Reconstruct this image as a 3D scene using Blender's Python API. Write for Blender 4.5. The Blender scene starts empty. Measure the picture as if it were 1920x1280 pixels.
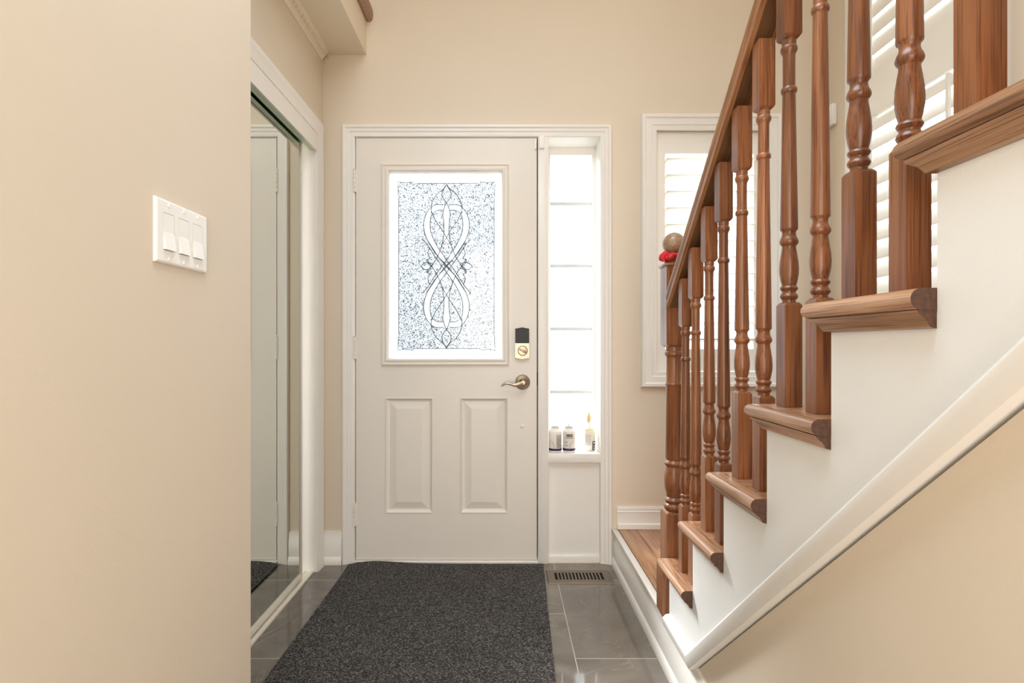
import bpy, bmesh, math, random
from mathutils import Vector, Matrix
random.seed(7)
SC = bpy.context.scene
COL = SC.collection
EYE = 1.05                      # camera height above the tile floor
FOC = 1020.0                    # focal length in pixels of a 1920 px wide frame

# ------------------------------------------------------------------ camera
cam = bpy.data.cameras.new('camera'); cam.sensor_width = 36.0
cam.lens = 36.0 * FOC / 1920.0
cam.shift_x = 15 / 1920.0; cam.shift_y = 8 / 1920.0
cam.clip_start = 0.02
camo = bpy.data.objects.new('camera', cam); COL.objects.link(camo)
camo.location = (0, 0, EYE); camo.rotation_euler = (math.radians(90), 0, 0)
SC.camera = camo

# ------------------------------------------------------------------ world: overcast sky (zenith three times the horizon)
SKY = 2.0
w = bpy.data.worlds.new('overcast_sky'); SC.world = w; w.use_nodes = True
nt = w.node_tree; nt.nodes.clear()
tc = nt.nodes.new('ShaderNodeTexCoord'); sx = nt.nodes.new('ShaderNodeSeparateXYZ')
nt.links.new(tc.outputs['Generated'], sx.inputs[0])
mx = nt.nodes.new('ShaderNodeMath'); mx.operation = 'MAXIMUM'; mx.inputs[1].default_value = 0
nt.links.new(sx.outputs['Z'], mx.inputs[0])
ma = nt.nodes.new('ShaderNodeMath'); ma.operation = 'MULTIPLY_ADD'
ma.inputs[1].default_value = 2 * SKY; ma.inputs[2].default_value = SKY
nt.links.new(mx.outputs[0], ma.inputs[0])
bg = nt.nodes.new('ShaderNodeBackground'); bg.inputs['Color'].default_value = (0.86, 0.94, 1.0, 1)
nt.links.new(ma.outputs[0], bg.inputs['Strength'])
wo = nt.nodes.new('ShaderNodeOutputWorld'); nt.links.new(bg.outputs[0], wo.inputs[0])

# ------------------------------------------------------------------ hazy sun shining in through the front door glass
sl_ = bpy.data.lights.new('hazy_sun', 'SUN'); sl_.energy = 17.0; sl_.angle = math.radians(16); sl_.color = (1.0, 0.97, 0.92)
so_ = bpy.data.objects.new('hazy_sun', sl_); COL.objects.link(so_); so_.location = (-4, 9, 7)
so_.rotation_euler = Vector((0.80, -1.10, -1.18)).to_track_quat('-Z', 'Y').to_euler()

# ------------------------------------------------------------------ unseen fill lights added to brighten the hall, and sky portals at the windows
def area(name, loc, rot, sx_, sy_, power, col=(1, 1, 1), portal=False):
    l = bpy.data.lights.new(name, 'AREA'); l.shape = 'RECTANGLE'; l.size = sx_; l.size_y = sy_
    l.energy = power; l.color = col
    if portal: l.cycles.is_portal = True
    o = bpy.data.objects.new(name, l); COL.objects.link(o)
    o.location = loc; o.rotation_euler = rot
    return o
R90 = math.radians(90)
area('stairwell_fill', (0.35, 0.9, 4.95), (0, 0, 0), 1.8, 2.6, 22, (1.0, 0.94, 0.87))  # warm fill added overhead, stands for no known lamp
area('hall_fill', (-0.04, -1.35, 1.15), (R90, 0, 0), 1.06, 2.1, 33, (1.0, 0.95, 0.89))  # warm fill added behind the camera, no window stands there
area('foyer_fill', (-0.10, 0.60, 2.9), (0, 0, 0), 0.9, 1.2, 24, (0.74, 0.89, 1.0))  # cool fill added for the side walls, not an actual pendant
area('door_glass_portal', (-0.283, 2.86, 1.44), (-R90, 0, 0), 0.56, 0.92, 1, portal=True)
area('sidelight_portal', (0.339, 2.90, 1.28), (-R90, 0, 0), 0.26, 1.55, 1, portal=True)
area('front_window_portal', (1.0, 2.90, 1.5), (-R90, 0, 0), 0.54, 1.2, 1, portal=True)
area('stair_window_portal', (1.80, 2.07, 1.97), (0, R90, 0), 2.1, 0.66, 1, portal=True)

SC.view_settings.view_transform = 'Standard'
SC.view_settings.look = 'None'
SC.view_settings.exposure = 0.29
SC.view_settings.gamma = 1.0
SC.view_settings.use_curve_mapping = False
try:
    SC.cycles.use_denoising = True
    SC.cycles.max_bounces = 10; SC.cycles.diffuse_bounces = 6
    SC.cycles.transparent_max_bounces = 12
    SC.cycles.sample_clamp_indirect = 6.0
    SC.cycles.caustics_reflective = False; SC.cycles.caustics_refractive = False
except Exception:
    pass

# ================================================================== materials
def srgb(r, g, b):
    f = lambda c: (c / 255 / 12.92) if c / 255 <= 0.04045 else ((c / 255 + 0.055) / 1.055) ** 2.4
    return (f(r), f(g), f(b), 1)

class NT:
    def __init__(s, name):
        s.m = bpy.data.materials.new(name); s.m.use_nodes = True
        s.t = s.m.node_tree; s.t.nodes.clear()
        s.out = s.n('ShaderNodeOutputMaterial')
    def n(s, typ, **kw):
        nd = s.t.nodes.new(typ)
        for k, v in kw.items():
            if k in nd.inputs: nd.inputs[k].default_value = v
            else: setattr(nd, k, v)
        return nd
    def l(s, a, b): s.t.links.new(a, b)
    def coords(s, scale=(1, 1, 1), kind='Object'):
        tc = s.n('ShaderNodeTexCoord'); mp = s.n('ShaderNodeMapping')
        mp.inputs['Scale'].default_value = scale
        s.l(tc.outputs[kind], mp.inputs['Vector'])
        return mp.outputs['Vector']
    def ramp(s, fac, stops):
        r = s.n('ShaderNodeValToRGB')
        while len(r.color_ramp.elements) < len(stops): r.color_ramp.elements.new(0.5)
        for e, (p, c) in zip(r.color_ramp.elements, stops): e.position = p; e.color = c
        s.l(fac, r.inputs[0]); return r.outputs[0]

def plain(name, col, rough=0.5, metal=0.0, vary=0.05, nscale=6.0, bump=0.0, bscale=120.0, spec=0.5, coat=0.0):
    k = NT(name)
    b = k.n('ShaderNodeBsdfPrincipled'); b.inputs['Roughness'].default_value = rough
    b.inputs['Metallic'].default_value = metal
    b.inputs['Specular IOR Level'].default_value = spec
    b.inputs['Coat Weight'].default_value = coat
    v = k.coords()
    nz = k.n('ShaderNodeTexNoise', Scale=nscale, Detail=3.0); k.l(v, nz.inputs['Vector'])
    lo = tuple(c * (1 - vary) for c in col[:3]) + (1,); hi = tuple(min(1, c * (1 + vary)) for c in col[:3]) + (1,)
    k.l(k.ramp(nz.outputs['Fac'], [(0.3, lo), (0.7, hi)]), b.inputs['Base Color'])
    if bump:
        n2 = k.n('ShaderNodeTexNoise', Scale=bscale, Detail=2.0); k.l(v, n2.inputs['Vector'])
        bp = k.n('ShaderNodeBump', Strength=bump, Distance=0.002); k.l(n2.outputs['Fac'], bp.inputs['Height'])
        k.l(bp.outputs[0], b.inputs['Normal'])
    k.l(b.outputs[0], k.out.inputs[0])
    return k.m

def wood(name, dark, mid, light, axis='Z', rough=0.32, coat=0.25, scale=1.0, rot=(0, 0, 0)):
    """oak with long pores and cathedral bands running along the given axis"""
    k = NT(name)
    b = k.n('ShaderNodeBsdfPrincipled'); b.inputs['Roughness'].default_value = rough
    b.inputs['Coat Weight'].default_value = coat; b.inputs['Coat Roughness'].default_value = 0.25
    st = {'X': (2.0, 26, 26), 'Y': (26, 2.0, 26), 'Z': (26, 26, 2.0)}[axis]
    fs = {'X': (7, 420, 420), 'Y': (420, 7, 420), 'Z': (420, 420, 7)}[axis]
    oi = k.n('ShaderNodeObjectInfo')
    tc = k.n('ShaderNodeTexCoord'); ad = k.n('ShaderNodeVectorMath', operation='ADD')
    sc = k.n('ShaderNodeVectorMath', operation='SCALE'); sc.inputs['Scale'].default_value = 1.0
    cb = k.n('ShaderNodeCombineXYZ')
    m7 = k.n('ShaderNodeMath', operation='MULTIPLY'); m7.inputs[1].default_value = 9.0
    k.l(oi.outputs['Random'], m7.inputs[0])
    for i in range(3): k.l(m7.outputs[0], cb.inputs[i])
    m0 = k.n('ShaderNodeMapping'); m0.inputs['Rotation'].default_value = rot; k.l(tc.outputs['Object'], m0.inputs['Vector'])
    k.l(m0.outputs[0], ad.inputs[0]); k.l(cb.outputs[0], ad.inputs[1])
    m1 = k.n('ShaderNodeMapping'); m1.inputs['Scale'].default_value = tuple(s * scale for s in st); k.l(ad.outputs[0], m1.inputs['Vector'])
    m2 = k.n('ShaderNodeMapping'); m2.inputs['Scale'].default_value = fs; k.l(ad.outputs[0], m2.inputs['Vector'])
    n1 = k.n('ShaderNodeTexNoise', Scale=1.6, Detail=4.0, Distortion=1.2); k.l(m1.outputs[0], n1.inputs['Vector'])
    n2 = k.n('ShaderNodeTexNoise', Scale=1.0, Detail=2.0); k.l(m2.outputs[0], n2.inputs['Vector'])
    c1 = k.ramp(n1.outputs['Fac'], [(0.25, dark), (0.48, mid), (0.78, light)])
    c2 = k.ramp(n2.outputs['Fac'], [(0.36, (0.42, 0.38, 0.34, 1)), (0.50, (1, 1, 1, 1))])
    mix = k.n('ShaderNodeMix', data_type='RGBA', blend_type='MULTIPLY'); mix.inputs[0].default_value = 0.75
    k.l(c1, mix.inputs[6]); k.l(c2, mix.inputs[7])
    tone = k.n('ShaderNodeMix', data_type='RGBA', blend_type='MULTIPLY'); tone.inputs[0].default_value = 1
    k.l(k.ramp(oi.outputs['Random'], [(0.0, (0.74, 0.70, 0.66, 1)), (1.0, (1.12, 1.10, 1.08, 1))]), tone.inputs[7])
    k.l(mix.outputs[2], tone.inputs[6]); k.l(tone.outputs[2], b.inputs['Base Color'])
    bp = k.n('ShaderNodeBump', Strength=0.12, Distance=0.001); k.l(n2.outputs['Fac'], bp.inputs['Height'])
    k.l(bp.outputs[0], b.inputs['Normal'])
    k.l(b.outputs[0], k.out.inputs[0])
    return k.m

def glass(name, trans=(1, 1, 1, 1), mixf=0.5, field=False):
    """daylit obscure glass: part clear, part diffusing; the stippled field blocks light in short dashes"""
    k = NT(name)
    tr = k.n('ShaderNodeBsdfTransparent', Color=trans); tl = k.n('ShaderNodeBsdfTranslucent', Color=(0.92, 0.95, 0.96, 1))
    gl = k.n('ShaderNodeBsdfGlossy', Roughness=0.12, Color=(1, 1, 1, 1))
    mx = k.n('ShaderNodeMixShader', Fac=mixf); k.l(tr.outputs[0], mx.inputs[1]); k.l(tl.outputs[0], mx.inputs[2])
    if field:
        v = k.coords((1, 1, 1)); 
        nz = k.n('ShaderNodeTexNoise', Scale=field, Detail=2.0, Distortion=2.5); k.l(v, nz.inputs['Vector'])
        c = k.ramp(nz.outputs['Fac'], [(0.39, (0.03, 0.032, 0.034, 1)), (0.48, (0.16, 0.165, 0.17, 1)), (0.54, (0.9, 0.92, 0.94, 1))])
        k.l(c, tr.inputs['Color'])
        c3 = k.ramp(nz.outputs['Fac'], [(0.38, (0.04, 0.042, 0.044, 1)), (0.53, (0.9, 0.93, 0.95, 1))])
        k.l(c3, tl.inputs['Color'])
    m2 = k.n('ShaderNodeMixShader', Fac=0.05); k.l(mx.outputs[0], m2.inputs[1]); k.l(gl.outputs[0], m2.inputs[2])
    k.l(m2.outputs[0], k.out.inputs[0])
    return k.m

M = {}
M['wall'] = plain('beige_wall_paint', srgb(224, 211, 192), 0.55, vary=0.012, nscale=2.0, bump=0.10, bscale=260)
M['soffit'] = plain('cream_soffit_paint', srgb(228, 215, 194), 0.6, vary=0.012, nscale=2.0, bump=0.08, bscale=260)
M['white'] = plain('white_trim_paint', srgb(240, 236, 230), 0.32, vary=0.012, bump=0.03, bscale=90)
M['stair_white'] = plain('white_wall_paint', srgb(240, 240, 238), 0.45, vary=0.01, bump=0.12, bscale=180)
M['door'] = plain('white_door_enamel', srgb(234, 227, 217), 0.35, vary=0.012, bump=0.02, bscale=60)
M['plastic'] = plain('white_plastic', srgb(245, 243, 239), 0.25, vary=0.006)
M['shutter'] = plain('white_shutter_enamel', srgb(244, 240, 232), 0.35, vary=0.008)
M['dark_gap'] = plain('dark_weatherstrip', srgb(40, 32, 24), 0.8)
M['black'] = plain('black_gloss_plastic', srgb(14, 14, 15), 0.45)
M['void'] = plain('painted_duct_shade', srgb(8, 8, 8), 0.9)  # near-black colour for the shade seen through the vent slots
M['nickel'] = plain('satin_nickel', srgb(168, 152, 132), 0.32, metal=1.0, vary=0.02)
M['vent'] = plain('brushed_nickel_vent', srgb(128, 115, 101), 0.45, metal=0.5, vary=0.03)
M['alu'] = plain('cream_metal_frame', srgb(232, 226, 212), 0.35, vary=0.01)
M['green_reflection'] = plain('painted_green_reflection', srgb(205, 228, 192), 0.3, vary=0.02)  # green tone paints the valance reflected in the mirror
M['came'] = plain('grey_lead_came', srgb(104, 112, 118), 0.4, metal=0.3)
M['muntin'] = plain('grey_muntin_bar', srgb(190, 196, 196), 0.5)
M['grout'] = plain('pale_grout', srgb(182, 174, 164), 0.8, bump=0.2)
M['carpet'] = plain('brown_carpet', srgb(168, 138, 116), 0.95, vary=0.35, nscale=220, bump=0.9, bscale=500)
M['red'] = plain('red_fabric', srgb(206, 40, 46), 0.7, vary=0.12, nscale=40, bump=0.2, bscale=500)
M['endgrain'] = plain('dark_end_grain', srgb(78, 48, 30), 0.6, vary=0.4, nscale=160)
M['navy'] = plain('navy_print', srgb(38, 30, 78), 0.4)
M['grey_print'] = plain('grey_print', srgb(120, 112, 110), 0.5)
M['dark_print'] = plain('dark_print', srgb(50, 40, 46), 0.5)
M['yellow'] = plain('yellow_print', srgb(240, 226, 90), 0.5)
M['can'] = plain('off_white_can', srgb(232, 224, 216), 0.3)
M['amber'] = plain('amber_cap', srgb(226, 190, 140), 0.4)
M['asphalt'] = plain('grey_paving', srgb(140, 138, 134), 0.9, vary=0.1, bump=0.3)
M['wood_v'] = wood('stained_oak_upright', srgb(112, 66, 38), srgb(142, 89, 54), srgb(164, 110, 72), 'Z', coat=0.15)
M['wood_y'] = wood('lit_stained_oak_along_stair', srgb(138, 96, 68), srgb(182, 140, 108), srgb(204, 168, 138), 'Y')  # paler tone holds light washing over the treads, besides weathering
M['wood_x'] = wood('lit_stained_oak_across_stair', srgb(140, 94, 66), srgb(182, 134, 100), srgb(200, 158, 124), 'X')  # tread colour lightened for the sheen of light as well as weathering
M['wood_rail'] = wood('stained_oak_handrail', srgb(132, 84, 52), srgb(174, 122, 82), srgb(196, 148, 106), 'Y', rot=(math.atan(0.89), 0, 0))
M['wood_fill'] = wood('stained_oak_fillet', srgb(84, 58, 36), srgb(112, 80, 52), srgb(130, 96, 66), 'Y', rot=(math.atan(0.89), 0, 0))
M['wood_ball'] = wood('pale_oak_ball', srgb(168, 138, 110), srgb(188, 158, 130), srgb(202, 174, 146), 'X', scale=0.7)  # paler, smoother oak for the ball finial
M['wood_floor'] = wood('oak_floor_board', srgb(142, 96, 66), srgb(188, 138, 100), srgb(212, 168, 128), 'Y', scale=0.6)
M['glass_clear'] = glass('obscure_glass_smooth', (0.82, 0.85, 0.87, 1), 0.05)
M['glass_door'] = glass('door_glass_smooth', (0.80, 0.82, 0.84, 1), 0.04)
M['glass_field'] = glass('obscure_glass_stippled', (1, 1, 1, 1), 0.04, field=120.0)
M['glass_window'] = glass('window_glass', (0.97, 0.99, 1, 1), 0.03)

def tile_mat():
    k = NT('grey_marble_tile'); b = k.n('ShaderNodeBsdfPrincipled', Roughness=0.06)
    b.inputs['Specular IOR Level'].default_value = 0.6
    oi = k.n('ShaderNodeObjectInfo'); tc = k.n('ShaderNodeTexCoord'); ad = k.n('ShaderNodeVectorMath', operation='ADD')
    k.l(tc.outputs['Object'], ad.inputs[0]); cb = k.n('ShaderNodeCombineXYZ')
    m7 = k.n('ShaderNodeMath', operation='MULTIPLY'); m7.inputs[1].default_value = 20.0
    k.l(oi.outputs['Random'], m7.inputs[0]); k.l(m7.outputs[0], cb.inputs[0]); k.l(m7.outputs[0], cb.inputs[1]); k.l(cb.outputs[0], ad.inputs[1])
    n1 = k.n('ShaderNodeTexNoise', Scale=5.0, Detail=6.0, Distortion=0.8); k.l(ad.outputs[0], n1.inputs['Vector'])
    base = k.ramp(n1.outputs['Fac'], [(0.3, srgb(104, 97, 89)), (0.55, srgb(120, 112, 103)), (0.75, srgb(138, 130, 120))])
    n2 = k.n('ShaderNodeTexNoise', Scale=2.6, Detail=3.0, Distortion=1.6); k.l(ad.outputs[0], n2.inputs['Vector'])
    vein = k.ramp(n2.outputs['Fac'], [(0.492, (0, 0, 0, 1)), (0.5, (1, 1, 1, 1)), (0.508, (0, 0, 0, 1))])
    mf = k.n('ShaderNodeMath', operation='MULTIPLY'); mf.inputs[1].default_value = 0.16; k.l(vein, mf.inputs[0])
    mix = k.n('ShaderNodeMix', data_type='RGBA'); k.l(mf.outputs[0], mix.inputs[0]); k.l(base, mix.inputs[6]); mix.inputs[7].default_value = srgb(186, 178, 168)
    k.l(mix.outputs[2], b.inputs['Base Color']); k.l(b.outputs[0], k.out.inputs[0]); return k.m
M['tile'] = tile_mat()

def mat_mat():
    k = NT('charcoal_mat_pile'); b = k.n('ShaderNodeBsdfPrincipled', Roughness=1.0); b.inputs['Specular IOR Level'].default_value = 0.1
    v = k.coords()
    n1 = k.n('ShaderNodeTexNoise', Scale=190.0, Detail=3.0); k.l(v, n1.inputs['Vector'])
    n2 = k.n('ShaderNodeTexNoise', Scale=4.0, Detail=2.0); k.l(v, n2.inputs['Vector'])
    c = k.ramp(n1.outputs['Fac'], [(0.36, srgb(44, 42, 41)), (0.52, srgb(78, 75, 73)), (0.68, srgb(128, 124, 120))])
    c2 = k.ramp(n2.outputs['Fac'], [(0.3, (0.85, 0.85, 0.85, 1)), (0.7, (1, 1, 1, 1))])
    mix = k.n('ShaderNodeMix', data_type='RGBA', blend_type='MULTIPLY'); mix.inputs[0].default_value = 1
    k.l(c, mix.inputs[6]); k.l(c2, mix.inputs[7]); k.l(mix.outputs[2], b.inputs['Base Color'])
    bp = k.n('ShaderNodeBump', Strength=0.8, Distance=0.003); k.l(n1.outputs['Fac'], bp.inputs['Height']); k.l(bp.outputs[0], b.inputs['Normal'])
    k.l(b.outputs[0], k.out.inputs[0]); return k.m
M['mat'] = mat_mat()

def mirror_mat():
    k = NT('mirror_silver'); b = k.n('ShaderNodeBsdfPrincipled', Roughness=0.01, Metallic=1.0)
    nz = k.n('ShaderNodeTexNoise', Scale=1.5); k.l(k.coords(), nz.inputs['Vector'])
    k.l(k.ramp(nz.outputs['Fac'], [(0.3, (0.76, 0.79, 0.74, 1)), (0.7, (0.79, 0.81, 0.77, 1))]), b.inputs['Base Color'])
    k.l(b.outputs[0], k.out.inputs[0]); return k.m
M['mirror'] = mirror_mat()

# ================================================================== mesh helpers
def obj(name, bm, mats, parent=None, smooth=False, loc=None):
    bmesh.ops.recalc_face_normals(bm, faces=bm.faces)
    me = bpy.data.meshes.new(name)
    if loc is not None: bmesh.ops.translate(bm, verts=bm.verts, vec=-Vector(loc))
    bm.to_mesh(me); bm.free()
    if not isinstance(mats, (list, tuple)): mats = [mats]
    for m in mats: me.materials.append(M[m])
    if smooth:
        me.polygons.foreach_set('use_smooth', [True] * len(me.polygons))
        try: me.set_sharp_from_angle(angle=math.radians(38))
        except Exception: pass
    o = bpy.data.objects.new(name, me); COL.objects.link(o)
    if loc is not None: o.location = loc
    if parent is not None:
        o.parent = parent
        p = parent; off = Vector((0, 0, 0))
        while p is not None: off += p.location; p = p.parent
        o.location = Vector(loc if loc is not None else (0, 0, 0)) - off
    return o
def tag(o, label, cat, group=None, kind=None):
    o['label'] = label; o['category'] = cat
    if group: o['group'] = group
    if kind: o['kind'] = kind
    return o
def struct(o, label, cat): return tag(o, label, cat, kind='structure')
def thing(name, label, cat, loc=(0, 0, 0), group=None, kind=None):
    o = bpy.data.objects.new(name, None); COL.objects.link(o); o.location = loc; o.empty_display_size = 0.05
    return tag(o, label, cat, group, kind)
def B(): return bmesh.new()
def box(bm, x0, x1, y0, y1, z0, z1, bev=0.0, mi=0):
    t = bmesh.new()
    v = [t.verts.new((x, y, z)) for x in (x0, x1) for y in (y0, y1) for z in (z0, z1)]
    for f in ((0, 1, 3, 2), (4, 6, 7, 5), (0, 4, 5, 1), (2, 3, 7, 6), (0, 2, 6, 4), (1, 5, 7, 3)): t.faces.new([v[i] for i in f])
    bmesh.ops.recalc_face_normals(t, faces=t.faces)
    if bev: bmesh.ops.bevel(t, geom=list(t.edges), offset=bev, segments=2, affect='EDGES', profile=0.5)
    join(bm, t, mi); return bm
def join(bm, t, mi=None):
    mp = {}
    for v in t.verts: mp[v] = bm.verts.new(v.co)
    for f in t.faces:
        try:
            g = bm.faces.new([mp[v] for v in f.verts]); g.material_index = f.material_index if mi is None else mi; g.smooth = f.smooth
        except ValueError: pass
    t.free()
def bxo(name, mat, x0, x1, y0, y1, z0, z1, bev=0.0, parent=None):
    return obj(name, box(B(), x0, x1, y0, y1, z0, z1, bev), mat, parent, smooth=bev > 0, loc=((x0 + x1) / 2, (y0 + y1) / 2, z0))

def slab(rect, holes, d0, d1, to3):
    """a flat board of thickness d0..d1 with rectangular holes; to3(u, v, d) gives the point"""
    us = sorted({rect[0], rect[1], *[h[0] for h in holes], *[h[1] for h in holes]})
    vs = sorted({rect[2], rect[3], *[h[2] for h in holes], *[h[3] for h in holes]})
    us = [u for u in us if rect[0] <= u <= rect[1]]; vs = [v for v in vs if rect[2] <= v <= rect[3]]
    bm = B(); cache = {}
    def V(i, j, s):
        if (i, j, s) not in cache: cache[(i, j, s)] = bm.verts.new(to3(us[i], vs[j], d1 if s else d0))
        return cache[(i, j, s)]
    def solid(i, j):
        if not (0 <= i < len(us) - 1 and 0 <= j < len(vs) - 1): return False
        cu, cv = (us[i] + us[i + 1]) / 2, (vs[j] + vs[j + 1]) / 2
        return not any(h[0] < cu < h[1] and h[2] < cv < h[3] for h in holes)
    for i in range(len(us) - 1):
        for j in range(len(vs) - 1):
            if not solid(i, j): continue
            for s in (0, 1): bm.faces.new([V(i, j, s), V(i + 1, j, s), V(i + 1, j + 1, s), V(i, j + 1, s)])
            if not solid(i - 1, j): bm.faces.new([V(i, j, 0), V(i, j + 1, 0), V(i, j + 1, 1), V(i, j, 1)])
            if not solid(i + 1, j): bm.faces.new([V(i + 1, j, 0), V(i + 1, j + 1, 0), V(i + 1, j + 1, 1), V(i + 1, j, 1)])
            if not solid(i, j - 1): bm.faces.new([V(i, j, 0), V(i + 1, j, 0), V(i + 1, j, 1), V(i, j, 1)])
            if not solid(i, j + 1): bm.faces.new([V(i, j + 1, 0), V(i + 1, j + 1, 0), V(i + 1, j + 1, 1), V(i, j + 1, 1)])
    return bm
YP = lambda u, v, d: (u, d, v)           # boards facing along Y
XP = lambda u, v, d: (d, u, v)           # boards facing along X

def moulding(path, profile, to3, closed=False, bm=None, caps=True, capmat=0):
    """mitred sweep: profile (o, d): o = sideways offset to the LEFT of travel, d = height off the plane"""
    bm = bm or B(); n = len(path); rows = []
    P = [Vector(p) for p in path]
    def nrm(a, b):
        t = (b - a).normalized(); return Vector((-t.y, t.x))
    for i in range(n):
        if closed or 0 < i < n - 1:
            a = nrm(P[i - 1], P[i]); b = nrm(P[i], P[(i + 1) % n])
            m = (a + b); m = m / max(1e-6, m.dot(a)) 
        else: m = nrm(P[0], P[1]) if i == 0 else nrm(P[-2], P[-1])
        rows.append([bm.verts.new(to3(*(P[i] + m * o), d)) for o, d in profile])
    for i in range(n if closed else n - 1):
        r, q = rows[i], rows[(i + 1) % n]
        for j in range(len(profile) - 1): bm.faces.new([r[j], r[j + 1], q[j + 1], q[j]])
        bm.faces.new([r[-1], r[0], q[0], q[-1]])
    if caps and not closed:
        f = bm.faces.new(rows[0]); f.material_index = capmat; bm.faces.new(rows[-1])
    return bm

def rings(bm, x0, x1, z0, z1, loops, to3=YP, cap=True):
    rows = []
    for ins, d in loops:
        rows.append([bm.verts.new(to3(*p, d)) for p in ((x0 + ins, z0 + ins), (x1 - ins, z0 + ins), (x1 - ins, z1 - ins), (x0 + ins, z1 - ins))])
    for a, b in zip(rows, rows[1:]):
        for i in range(4): bm.faces.new([a[i], a[(i + 1) % 4], b[(i + 1) % 4], b[i]])
    if cap: bm.faces.new(rows[-1])
    return bm

def lathe(bm, prof, cx, cy, seg=20):
    rows = []
    for r, z in prof:
        rows.append([bm.verts.new((cx + r * math.cos(2 * math.pi * i / seg), cy + r * math.sin(2 * math.pi * i / seg), z)) for i in range(seg)])
    for a, b in zip(rows, rows[1:]):
        for i in range(seg): bm.faces.new([a[i], a[(i + 1) % seg], b[(i + 1) % seg], b[i]])
    bm.faces.new(rows[0]); bm.faces.new(rows[-1]); return bm

def smooth_pts(pts, n=6):
    P = [Vector(p) for p in pts]; out = []
    for i in range(len(P) - 1):
        p0 = P[max(0, i - 1)]; p1 = P[i]; p2 = P[i + 1]; p3 = P[min(len(P) - 1, i + 2)]
        for j in range(n):
            t = j / n
            out.append(0.5 * ((2 * p1) + (p2 - p0) * t + (2 * p0 - 5 * p1 + 4 * p2 - p3) * t * t + (3 * p1 - p0 - 3 * p2 + p3) * t ** 3))
    out.append(P[-1]); return out

def tube(bm, pts, radii, seg=8, flat=1.0, closed=False):
    P = [Vector(p) for p in pts]; n = len(P); rows = []
    up = Vector((0, 1, 0))
    for i in range(n):
        t = (P[(i + 1) % n] - P[i - 1]) if closed else (P[min(n - 1, i + 1)] - P[max(0, i - 1)])
        t.normalize()
        s = t.cross(up)
        if s.length < 1e-3: s = t.cross(Vector((1, 0, 0)))
        s.normalize(); u = s.cross(t)
        r = radii[i] if isinstance(radii, (list, tuple)) else radii
        rows.append([bm.verts.new(P[i] + s * (r * math.cos(2 * math.pi * k / seg)) + u * (r * flat * math.sin(2 * math.pi * k / seg))) for k in range(seg)])
    for i in range(n if closed else n - 1):
        a, b = rows[i], rows[(i + 1) % n]
        for k in range(seg): bm.faces.new([a[k], a[(k + 1) % seg], b[(k + 1) % seg], b[k]])
    if not closed: bm.faces.new(rows[0]); bm.faces.new(rows[-1])
    return bm

def prism(bm, poly, to3, d0, d1, mi=0):
    a = [bm.verts.new(to3(u, v, d0)) for u, v in poly]; b = [bm.verts.new(to3(u, v, d1)) for u, v in poly]
    bm.faces.new(a).material_index = mi; bm.faces.new(b).material_index = mi
    for i in range(len(poly)):
        bm.faces.new([a[i], a[(i + 1) % len(poly)], b[(i + 1) % len(poly)], b[i]]).material_index = mi
    return bm

# ================================================================== room dimensions (metres, floor z = 0)
YF = 2.63          # front wall
XC = -0.875        # closet wall
XN = -0.61         # near hall wall with the switches
YN = 1.31          # its far end
XR = 1.56          # wall beside the stairs
XS = 0.53          # open side of the stairs
TOP = 5.1
LAND = 0.171       # landing height
RISE, RUN, Y1 = 0.190, 0.2157, 1.744

# ------------------------------------------------------------------ floor and tiles
fl = struct(bxo('floor', 'grout', -1.65, XR, -2.4, YF + 0.2, -0.10, -0.0005), 'dark grey polished marble tile floor with pale grout lines', 'floor')
TW, TL, JX = 0.305, 0.6116, 0.2395
tile_cache = {}
for c in range(-6, 1):
    x0 = JX + TW * c + 0.0018; x1 = min(JX + TW * (c + 1) - 0.0018, 0.55)
    off = 1.828 if c % 2 == 0 else 1.828 + TL / 2
    for r in range(-7, 3):
        y0 = off + TL * r + 0.0022; y1 = min(off + TL * (r + 1) - 0.0022, YF)
        if y0 > YF - 0.02 or y1 < -2.3 or y0 < -2.4: continue
        key = (round(x1 - x0, 4), round(y1 - y0, 4))
        if key in tile_cache:
            o = bpy.data.objects.new('tile', tile_cache[key]); COL.objects.link(o); o.parent = fl
            o.location = Vector(((x0 + x1) / 2, (y0 + y1) / 2, -0.005)) - fl.location
        else:
            o = obj('tile', box(B(), x0, x1, y0, y1, -0.005, 0.0, 0.0003), 'tile', fl, loc=((x0 + x1) / 2, (y0 + y1) / 2, -0.005)); tile_cache[key] = o.data

# ------------------------------------------------------------------ walls
DOOR_HOLE = (-0.748, 0.488, 0.0, 2.078)
WIN_HOLE = (0.737, 1.262, 0.924, 2.091)
struct(obj('wall_front', slab((-2.3, XR + 0.2, -0.05, TOP), [DOOR_HOLE, WIN_HOLE], YF, YF + 0.18, YP), 'wall'), 'beige painted wall that holds the front door and shuttered window', 'wall')
SWIN = (1.75, 2.39, 0.95, 3.0)
struct(obj('wall_right', slab((-2.4, YF, -0.05, TOP), [SWIN], XR, XR + 0.18, XP), 'wall'), 'beige painted wall beside the stairs with a tall shuttered window', 'wall')
struct(bxo('wall_left', 'wall', XN - 0.12, XN, -2.4, YN, 0.0, 2.4548), 'cream painted hall wall that carries the triple light switch', 'wall')
struct(bxo('wall_closet_return', 'wall', XC - 0.10, XN - 0.12, YN - 0.12, YN, 0.0, 2.455), 'short beige wall return between hall wall and closet', 'wall')
CLO = (1.42, 2.534, 0.0, 2.03)
struct(obj('wall_closet', slab((YN, YF, 0.0, 2.455), [CLO], XC - 0.10, XC, XP), 'wall'), 'beige painted wall above the mirrored closet doors', 'wall')
struct(bxo('wall_closet_back', 'white', -1.65, -1.60, YN - 0.12, YF, 0.0, 2.455), 'white wall at the back of the closet', 'wall')
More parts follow.
